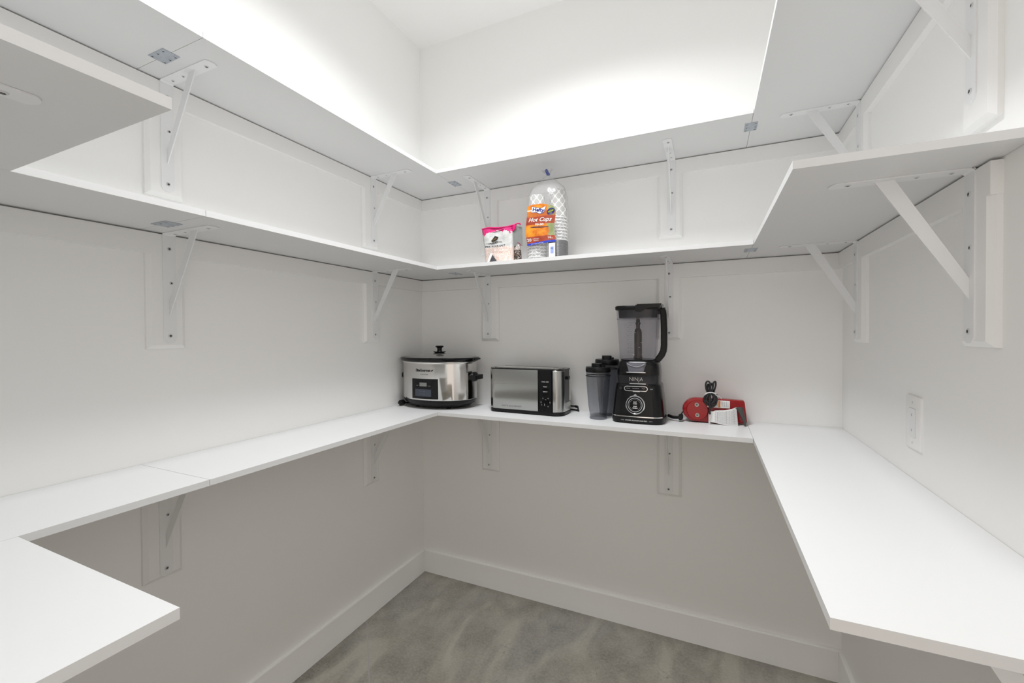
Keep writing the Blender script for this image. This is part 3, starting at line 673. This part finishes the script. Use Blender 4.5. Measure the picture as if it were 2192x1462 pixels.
bm = bmesh.new(); tube(bm, [(.001, -.012, .130), (-.001, -.0135, .105), (-.0015, -.0135, .075), (-.002, -.013, .056), (-.001, -.012, .043)], .0044); obj('cord_tail', bm, RUB, cb, smooth=True)
bm = bmesh.new(); tube(bm, [(-.021, -.002, .120), (-.010, -.011, .1305), (.004, -.014, .1335), (.016, -.009, .1305), (.022, 0, .1270), (.012, .009, .129), (-.008, .009, .128), (-.021, -.002, .120)], .0022); obj('white_tie', bm, PRW, cb, smooth=True)
bm = bmesh.new(); tube(bm, [(.018, -.006, .124), (.030, -.004, .119), (.044, .0, .107)], .0011); obj('tie_end', bm, PRW, cb, smooth=True)
bm = bmesh.new(); tube(bm, [(.022, -.002, .125), (.030, 0, .122)], .0014); tube(bm, [(.031, .0, .117), (.042, .004, .108)], .0018); obj('tie_end', bm, PRK, cb)
# plug hanging at the right
bm = bmesh.new(); secs = []
for (x, z, w_) in ((.098, .074, .006), (.108, .074, .010), (.113, .064, .0095), (.117, .050, .0085), (.122, .036, .0065), (.126, .022, .0055), (.1285, .010, .0050), (.130, .0015, .0035)):
    secs.append([(x + w_ * math.cos(q), .000 + .006 * math.sin(q), z + (w_ * .5) * math.cos(q) * (1 if z > .06 else .3)) for q in [2 * PI * i / 12 for i in range(12)]])
loft(bm, secs); o = obj('plug', bm, pm('grey_green_plug_rubber', (.055, .060, .055, 1), .45), cb, smooth=SM)
# folded paper tag
tg = empty('paper_tag', 'folded white paper tag printed with small grey text, hanging from the mixer cord', 'tag', (1.5935, -.1215, ZC))
bm = bmesh.new(); N = 14
def tagp(i, v):                # i along, v 0 bottom .. 1 top
    u = i / N; x = -.054 + .108 * u; y = .004 * math.sin(u * 7.0) - .004 * (1 - u)
    b0 = .0040 + .0045 * math.cos(u * 4.2) - (.004 if u > .5 else 0); h = .0475 - .003 * (1 - u) + .028 * u * (1 if u > .2 else .3)
    x += .006 * v * (0 if u < .8 else -1) * (u - .8) * 5
    return (x, y, max(.0008, b0) + h * v)
F_ = [[bm.verts.new(tagp(i, v)) for i in range(N + 1)] for v in (0, 1)]; B_ = [[bm.verts.new((tagp(i, v)[0], tagp(i, v)[1] + .0005, tagp(i, v)[2])) for i in range(N + 1)] for v in (0, 1)]
for i in range(N):
    bm.faces.new((F_[0][i], F_[0][i + 1], F_[1][i + 1], F_[1][i])); bm.faces.new((B_[0][i], B_[0][i + 1], B_[1][i + 1], B_[1][i]))
    bm.faces.new((F_[1][i], F_[1][i + 1], B_[1][i + 1], B_[1][i])); bm.faces.new((F_[0][i], F_[0][i + 1], B_[0][i + 1], B_[0][i]))
for i in (0, N): bm.faces.new((F_[0][i], F_[1][i], B_[1][i], B_[0][i]))
PAP = pm('tag_paper', (.80, .80, .79, 1), .6, var=.02, vs=60)
obj('paper', bm, PAP, tg)
bm = bmesh.new(); random.seed(3)
for i in [x * .5 for x in range(6, 28)]:
    w_ = .30 if i % 4 else .75; v = .06
    while v < .90:
        L = random.uniform(.04, .12); v2 = min(v + L, .93)
        P = [tagp(i, v), tagp(i + .22 * (1.5 if w_ > .5 else 1), v), tagp(i + .22 * (1.5 if w_ > .5 else 1), v2), tagp(i, v2)]
        bm.faces.new([bm.verts.new((p[0], p[1] - .0005, p[2])) for p in P]); v = v2 + random.uniform(.012, .03)
obj('small_print', bm, PRG, tg)
bm = bmesh.new()
v8 = [bm.verts.new(p) for p in ((-.056, -.0045, .001), (-.049, -.008, .000), (-.049, -.0075, .044), (-.056, -.0045, .046))]; bm.faces.new(v8); bmesh.ops.solidify(bm, geom=bm.faces[:], thickness=.0006); obj('folded_edge', bm, PAP, tg)
adopt(cb, mixer); adopt(tg, mixer)

# ------------------------------------------------------------------ pouch of pink salt
def pouch_mat():
    t = NT('printed_salt_pouch_film'); tc = t.node('ShaderNodeTexCoord'); sp = t.node('ShaderNodeSeparateXYZ'); t.link(tc.outputs['Object'], sp.inputs[0])
    x, z = sp.outputs[0], sp.outputs[2]
    z = t.math('ADD', z, 0.0)
    n1 = t.noise(34, 5, tc.outputs['Object'], .6)
    # salt grains below, misty film in the middle, pink brush strokes on top
    vo = t.node('ShaderNodeTexVoronoi'); vo.inputs['Scale'].default_value = 330; t.link(tc.outputs['Object'], vo.inputs['Vector'])
    big = t.noise(60, 3, tc.outputs['Object'])
    salt = t.ramp(vo.outputs['Color'], [(.15, srgb(200, 176, 164)), (.5, srgb(224, 206, 198)), (.85, srgb(236, 227, 222))])
    salt = t.mix(t.math('MULTIPLY', t.math('SUBTRACT', big, .45), 1.6), salt, srgb(214, 158, 132))
    mist = t.ramp(n1, [(.35, srgb(186, 186, 184)), (.6, srgb(214, 214, 213))])
    f1 = t.math('GREATER_THAN', t.math('ADD', z, t.math('MULTIPLY', n1, .014)), .090)
    c = t.mix(f1, salt, mist)
    edge = t.math('ADD', t.math('MULTIPLY', n1, .055), t.math('MULTIPLY', t.math('ABSOLUTE', t.math('SUBTRACT', x, -.012)), -.22))
    f2 = t.math('GREATER_THAN', t.math('ADD', z, t.math('MULTIPLY', edge, -1.0)), .137)
    f2b = t.math('GREATER_THAN', z, .166)
    pink = t.ramp(n1, [(.3, srgb(198, 20, 104)), (.7, srgb(232, 60, 138))])
    c = t.mix(t.math('MAXIMUM', f2, f2b), c, pink)
    t.link(c, t.p.inputs['Base Color']); t.p.inputs['Roughness'].default_value = .18; t.p.inputs['Coat Weight'].default_value = .5
    t.bump(t.noise(22, 4), .6, .004); return t.m
t = empty('salt_pouch', 'clear stand-up pouch of pink rock salt with a bright pink zip top', 'pouch', (.628, -.235, Z2T))
def pouch(bm, w0, w1, hh, d0, n=16, m=14, lean=.0):
    for s in (-1, 1):
        G_ = []
        for j in range(m + 1):
            v = j / m; row = []
            for i in range(n + 1):
                u = i / n; half = (w0 * (1 - v) + w1 * v) / 2
                th = d0 * (1 - v) ** .8 * (math.sin(PI * u) ** .5 if 0 < u < 1 else 0) + .0015 * (1 if 0 < u < 1 else 0)
                yy = s * th / 2 + .003 * math.sin(9 * u + 4 * v) * v + lean * v
                row.append(bm.verts.new(((u - .5) * 2 * half - .013 * v, yy, hh * v + .004 * math.sin(7 * u) * v)))
            G_.append(row)
        for j in range(m):
            for i in range(n): bm.faces.new((G_[j][i], G_[j][i + 1], G_[j + 1][i + 1], G_[j + 1][i]))
    bmesh.ops.remove_doubles(bm, verts=bm.verts, dist=.0004)
bm = bmesh.new(); pouch(bm, .150, .166, .180, .055); pf = obj('pouch_film', bm, pouch_mat(), t, smooth=True)
PINK = pm('hot_pink_zip', srgb(214, 26, 112), .25, var=.12, vs=30, coat=.3)
bm = bmesh.new(); tube(bm, [(-.086, -.004, .158), (-.04, -.005, .156), (.0, -.006, .162), (.04, -.004, .168), (.068, -.003, .168)], .0012); obj('zip_line', bm, pm('dark_pink_line', srgb(130, 10, 70), .4), t)
bm = bmesh.new(); tube(bm, [(-.094, -.004, .178), (-.06, -.004, .182), (-.01, -.003, .177), (.04, -.003, .177), (.068, -.002, .181), (.088, .010, .190), (.098, .016, .189), (.100, .018, .183)], .0035); obj('top_fold', bm, PINK, t, smooth=True)
dm = obj('brand_diamond', prism([(-.034, .112), (-.014, .134), (.004, .127), (-.002, .115), (-.030, .106)], -.0245, -.022, 'y'), pm('black_gold_print', (.02, .017, .012, 1), .35), t)
text('lettering', 'salt', .014, pm('gold_print', srgb(150, 120, 70), .4), t, lambda a, b: (-.0155 + a, -.0249, .1195 + b + a * .35), wid=.022)
text('lettering', 'HIMALAYAN', .0125, PRK, t, lambda a, b: (-.012 + a, -.0335, .0985 + b + .0018 * math.sin(a * 60)), wid=.080, bold=.00018)
text('lettering', 'PINK ROCK SALT', .0120, PRK, t, lambda a, b: (-.008 + a, -.0345, .0825 + b), wid=.104, bold=.0004)
bm = prism([(-.040, .006), (-.022, .044), (.004, .006)], -.0345, -.033, 'y'); obj('mountain_print', bm, pm('dark_mountain_print', (.06, .06, .065, 1), .5, var=.6, vs=140), t)
bm = prism([(-.050, .012), (-.034, .052), (-.022, .050), (-.040, .010)], -.0338, -.033, 'y'); obj('mountain_print', bm, PRW, t)
# right gusset folded back
bm = bmesh.new(); G_ = [[bm.verts.new((.068 + .036 * u, .0 + .034 * u, z)) for u in (0, .5, 1)] for z in (.085, .12, .15, .178)]
for j in range(3):
    for i in range(2): bm.faces.new((G_[j][i], G_[j][i + 1], G_[j + 1][i + 1], G_[j + 1][i]))
bmesh.ops.solidify(bm, geom=bm.faces[:], thickness=.001); obj('side_gusset', bm, pm('grey_misty_film', srgb(182, 185, 183), .2, var=.12, vs=60, coat=.4), t, smooth=SM)
obj('gusset_fold', prism([(.066, .180), (.088, .182), (.082, .166), (.070, .150)], -.002, .003, 'y'), PINK, t)
t = empty('peppercorn_bag', 'small clear bag of dark peppercorns with a reddish seam, right behind the salt pouch', 'bag', (.7100, -.214, Z2T))
def pepper():
    t = NT('peppercorns_in_film'); tc = t.node('ShaderNodeTexCoord'); vo = t.node('ShaderNodeTexVoronoi'); vo.inputs['Scale'].default_value = 190; t.link(tc.outputs['Object'], vo.inputs['Vector'])
    c = t.ramp(vo.outputs['Color'], [(.2, srgb(34, 28, 26)), (.55, srgb(78, 62, 54)), (.8, srgb(150, 135, 124)), (.95, srgb(215, 205, 198))])
    sp = t.node('ShaderNodeSeparateXYZ'); t.link(tc.outputs['Object'], sp.inputs[0])
    c = t.mix(t.math('MULTIPLY', t.math('GREATER_THAN', sp.outputs[2], .066), .75), c, srgb(184, 174, 168))
    t.link(c, t.p.inputs['Base Color']); t.p.inputs['Roughness'].default_value = .2; t.p.inputs['Coat Weight'].default_value = .5
    b = t.node('ShaderNodeBump'); b.inputs['Distance'].default_value = .002; t.link(vo.outputs['Distance'], b.inputs['Height']); t.link(b.outputs[0], t.p.inputs['Normal']); return t.m
bm = bmesh.new(); loft(bm, [ring(z, a, b, 2.6, 24) for z, a, b in ((0, .018, .016), (.012, .0205, .018), (.04, .020, .017), (.066, .018, .013), (.082, .016, .009), (.096, .013, .004))]); obj('bag_film', bm, pepper(), t, smooth=True)
bm = bmesh.new(); tube(bm, [(-.014, -.004, .094), (-.008, -.005, .098), (.004, -.004, .100), (.013, -.004, .097), (.021, -.003, .085)], .0014); obj('seam', bm, pm('dark_red_seam', srgb(140, 24, 72), .4), t, smooth=True)

# ------------------------------------------------------------------ paper cups in the clear bag
def trellis():
    t = NT('white_trellis_paper_cup'); uv = t.node('ShaderNodeUVMap'); sp = t.node('ShaderNodeSeparateXYZ'); t.link(uv.outputs[0], sp.inputs[0])
    A = t.math('COSINE', t.math('MULTIPLY', sp.outputs[0], 2 * PI * 7)); B = t.math('COSINE', t.math('MULTIPLY', sp.outputs[1], 2 * PI / .040))
    v = t.math('ABSOLUTE', t.math('ADD', A, B)); f = t.math('LESS_THAN', v, .34)
    t.link(t.mix(f, srgb(176, 175, 172), srgb(236, 236, 234)), t.p.inputs['Base Color']); t.p.inputs['Roughness'].default_value = .45; return t.m
TRE = trellis(); RIMW = pm('white_cup_rim', (.82, .82, .82, 1), .35)
CH = .135
def make_cup():                # inverted paper cup, origin at the rim
    t = empty('paper_cup', 'x', 'cup')
    obj('cup_wall', lathe([(.0440, .004), (.0335, CH), (.0325, CH), (.0300, CH - .006)], 36, cap0=False, cap1=False), TRE, t, smooth=SM)
    obj('cup_bottom', lathe([(0, CH - .007), (.0300, CH - .007), (.0300, CH - .005), (0, CH - .005)], 24), RIMW, t)
    obj('rim', lathe([(.0435, 0), (.0455, .0008), (.0460, .0025), (.0452, .0042), (.0436, .0048)], 36, cap0=False, cap1=False), RIMW, t, smooth=True)
    return t
pcup = make_cup(); first = True
def make_lid(mat):
    t = empty('cup_cover', 'x', 'lid')
    obj('shell', lathe([(.0465, 0), (.0475, .002), (.0462, .0048), (.0405, .0062), (.0395, .0110), (.0, .0115)], 36, cap0=False), mat, t, smooth=SM); return t
stacks = [((.8165, -.224), 12, .0153, 0.0, 'left'), ((.9020, -.180), 8, .0145, .094, 'right')]
for (x, y), n, dz, z0, nm in stacks:
    for i in range(n):
        o = pcup if first else copy_tree(pcup); first = False
        o.location = (x + random.uniform(-.0005, .0005), y, Z2T + z0 + i * dz + .0005); o.rotation_euler = (0, 0, random.random() * .3)
        if i == n - 1: o['label'] = 'upturned white trellis paper cup at the very top of the %s stack' % nm
        else: o['label'] = 'upturned white paper cup whose rim is %s from the bottom of the %s cup stack' % (('first', 'second', 'third', 'fourth', 'fifth', 'sixth', 'seventh', 'eighth', 'ninth', 'tenth', 'eleventh')[i], nm)
        o['group'] = 'upturned paper cups in the %s stack' % nm
dl_ = make_lid(pm('dark_grey_lid_plastic', (.06, .062, .066, 1), .3, var=.1))
for i in range(16):
    o = dl_ if i == 0 else copy_tree(dl_)
    o.location = (.9020, -.180, Z2T + .0005 + i * .0058); o.rotation_euler = (0, 0, i)
    o['label'] = 'dark grey plastic cup lid in the stack under the right cups'; o['group'] = 'dark cup lids in the bag'

bag = empty('cup_bag', 'clear bag of hot cups with orange label, tied with blue tape', 'bag', (.8615, -.202, Z2T))
def bagring(z, hx, hy, e, cx=0, cy=0, w=0.0, ph=0):
    r = ring(z, hx, hy, e, 60, cx, cy); out = []
    for i, p in enumerate(r):
        k_ = 1 + w * math.sin(9 * 2 * PI * i / 60 + ph) + w * .6 * math.sin(17 * 2 * PI * i / 60 + 2 * ph)
        out.append((cx + (p[0] - cx) * k_, cy + (p[1] - cy) * k_, z))
    return out
bm = bmesh.new()
loft(bm, [bagring(.0006, .085, .062, 3.2), bagring(.02, .0960, .072, 3.2, w=.004), bagring(.12, .0950, .072, 3, w=.006, ph=1), bagring(.22, .0930, .070, 3, w=.006, ph=2), bagring(.30, .0890, .066, 2.8, w=.01, ph=3),
          bagring(.338, .078, .052, 2.4, w=.03, ph=3), bagring(.362, .050, .034, 2, w=.06, ph=4), bagring(.385, .024, .018, 2, w=.10, ph=4), bagring(.398, .009, .007, 2, .0, 0, .1, 4), bagring(.404, .008, .006, 2, .0, 0, .1, 4),
          bagring(.416, .016, .010, 2, -.002, 0, .15, 5), bagring(.428, .026, .012, 2, -.004, 0, .15, 6)], True, False)
obj('bag_film', bm, BAGFILM, bag, smooth=True)
bm = bx(-.0058, .0058, -.010, .009, -.0140, .0140); bmesh.ops.rotate(bm, verts=bm.verts, matrix=Matrix.Rotation(-.42, 3, 'Y')); bmesh.ops.rotate(bm, verts=bm.verts, matrix=Matrix.Rotation(.12, 3, 'X'))
obj('tape', bm, pm('blue_tape', srgb(70, 84, 150), .4), bag, loc=(-.002, 0, .414), bevel=.001, segs=1)
# label sheet bowed over the two stacks
def lab(u, v, off=0.0):         # u 0..1 across, v metres up
    x = -.077 + .134 * u + .004 * math.sin(v * 30); v = .067 + (v - .069) * .835
    return (x, -.0760 - .003 * math.sin(PI * u) + .016 * max(0, u - .75) * 4 * (u - .75) * 4 * .6 - off, v)
def labmat():
    t = NT('orange_bag_print'); uv = t.node('ShaderNodeUVMap'); sp = t.node('ShaderNodeSeparateXYZ'); t.link(uv.outputs[0], sp.inputs[0]); u, v = sp.outputs[0], sp.outputs[1]
    tc = t.node('ShaderNodeTexCoord'); n = t.noise(26, 4, tc.outputs['Object'], .6)
    og = t.ramp(n, [(.30, srgb(184, 84, 18)), (.48, srgb(214, 122, 22)), (.70, srgb(232, 160, 40))])
    gr = t.ramp(n, [(.3, srgb(120, 130, 84)), (.6, srgb(150, 160, 110)), (.8, srgb(196, 170, 70))])
    rim = t.math('GREATER_THAN', t.math('ADD', u, t.math('MULTIPLY', t.math('SUBTRACT', n, .5), .5)), .78)
    c = t.mix(rim, og, gr)
    rust = t.ramp(n, [(.3, srgb(146, 52, 30)), (.7, srgb(172, 74, 44))])
    band = lambda a, b: t.math('MULTIPLY', t.math('GREATER_THAN', v, a), t.math('LESS_THAN', v, b))
    c = t.mix(band(.180, .222), c, rust); c = t.mix(t.math('MULTIPLY', band(.222, .250), .55), c, rust); c = t.mix(band(.082, .116), c, rust)
    c = t.mix(t.math('LESS_THAN', t.math('ADD', v, t.math('MULTIPLY', u, -.012)), .080), c, srgb(40, 62, 180))
    c = t.mix(t.math('MULTIPLY', band(.2545, .2600), t.math('LESS_THAN', u, .22)), c, srgb(225, 215, 205))
    t.link(c, t.p.inputs['Base Color']); t.p.inputs['Roughness'].default_value = .22; t.p.inputs['Coat Weight'].default_value = .5; t.bump(t.noise(40, 3), .35, .003); return t.m
bm = bmesh.new(); uvl = bm.loops.layers.uv.verify(); nu, nv = 24, 26; G_ = []
for j in range(nv + 1):
    row = []
    for i in range(nu + 1):
        u = i / nu; top = .288 - (.020 * max(0, u - .55) / .45) - .012 * (1 - min(1, u / .10)) - .022 * max(0, (u - .9) / .1) ** 2
        bot = .069 + .012 * u
        v = bot + (top - bot) * j / nv; row.append((bm.verts.new(lab(u, v)), u, v))
    G_.append(row)
for j in range(nv):
    for i in range(nu):
        q = (G_[j][i], G_[j][i + 1], G_[j + 1][i + 1], G_[j + 1][i]); f = bm.faces.new([a[0] for a in q])
        for l, a in zip(f.loops, q): l[uvl].uv = (a[1], a[2])
lb = obj('printed_label', bm, labmat(), bag, smooth=True)
def on(u, v, sh=0): return lambda a, b: lab(u + a / .137, v + b + a * sh, .0012)
P = [(.16, .2475), (.19, .2770), (.36, .268), (.52, .262), (.68, .272), (.66, .262), (.62, .245), (.55, .236), (.46, .236), (.36, .245)]
bm = bmesh.new(); bm.faces.new([bm.verts.new(lab(u, v, .0007)) for u, v in [(.155, .2465), (.185, .2790), (.365, .2700), (.52, .2640), (.70, .2745), (.675, .2620), (.63, .2435), (.55, .2335), (.46, .2335), (.355, .2430)]]); obj('badge_outline', bm, NAVY, lb)
bm = bmesh.new(); bm.faces.new([bm.verts.new(lab(u, v, .0010)) for u, v in P]); obj('badge', bm, PRW, lb)
text('lettering', 'Hefty', .026, NAVY, lb, on(.405, .2560, -.22), wid=.060, bold=.0011, shear=.15)
# round side badge
bm = bmesh.new(); bm.faces.new([bm.verts.new(lab(.845 + .125 * math.cos(q), .2420 + .0175 * math.sin(q) + .004 * math.cos(q), .0010)) for q in [2 * PI * i / 22 for i in range(22)]]); obj('badge_outline', bm, NAVY, lb)
bm = bmesh.new(); bm.faces.new([bm.verts.new(lab(.845 + .095 * math.cos(q), .2430 + .0095 * math.sin(q) + .006 * math.cos(q), .0014)) for q in [2 * PI * i / 22 for i in range(22)]]); obj('badge', bm, pm('dark_green_print', srgb(46, 70, 60), .4), lb)
text('lettering', 'VALUE', .009, pm('lime_print', srgb(200, 200, 60), .4), lb, lambda a, b: lab(.845 + a / .137, .2430 + b + a * .4, .0018), wid=.024, bold=.0003)
text('lettering', 'Hot Cups', .030, PRW, lb, on(.49, .2035, -.05), wid=.112, bold=.0004, shear=.25)
text('lettering', 'TO GO', .013, PRW, lb, on(.50, .1775, -.06), wid=.042, bold=.0006)
bm = bmesh.new(); bm.faces.new([bm.verts.new(lab(u, v, .0011)) for u, v in ((.16, .166), (.30, .170), (.55, .166), (.84, .164), (.80, .160), (.55, .161), (.30, .164))]); obj('print_stripe', bm, pm('dark_plum_print', srgb(62, 40, 70), .4), lb)
text('lettering', '20', .022, PRW, lb, on(.10, .0985), wid=.022, bold=.0004); text('lettering', '16', .019, PRW, lb, on(.82, .1040), wid=.014)
text('lettering', 'CUPS & LIDS', .0075, PRW, lb, on(.34, .1025), wid=.030); text('lettering', 'VASOS', .0075, PRW, lb, on(.34, .0935), wid=.026); text('lettering', 'oz', .008, PRW, lb, on(.91, .1005))
text('lettering', 'INSULATED PAPER CUPS', .0055, PRW, lb, on(.38, .0775, .06), wid=.060)
# white price tag low on the bag
tgm = obj('white_patch', prism(rrect(.030, .066, .002), -.0745, -.0735, 'y'), ST, bag, loc=(.0450, -.004, .037))
obj('blue_print', prism(rrect(.014, .030, .001), -.0752, -.0744, 'y'), pm('pale_blue_print', srgb(150, 165, 215), .4), tgm, loc=(.001, 0, .002))
text('lettering', 'Hefty', .007, NAVY, tgm, front(.001, -.0757, .010), wid=.012)
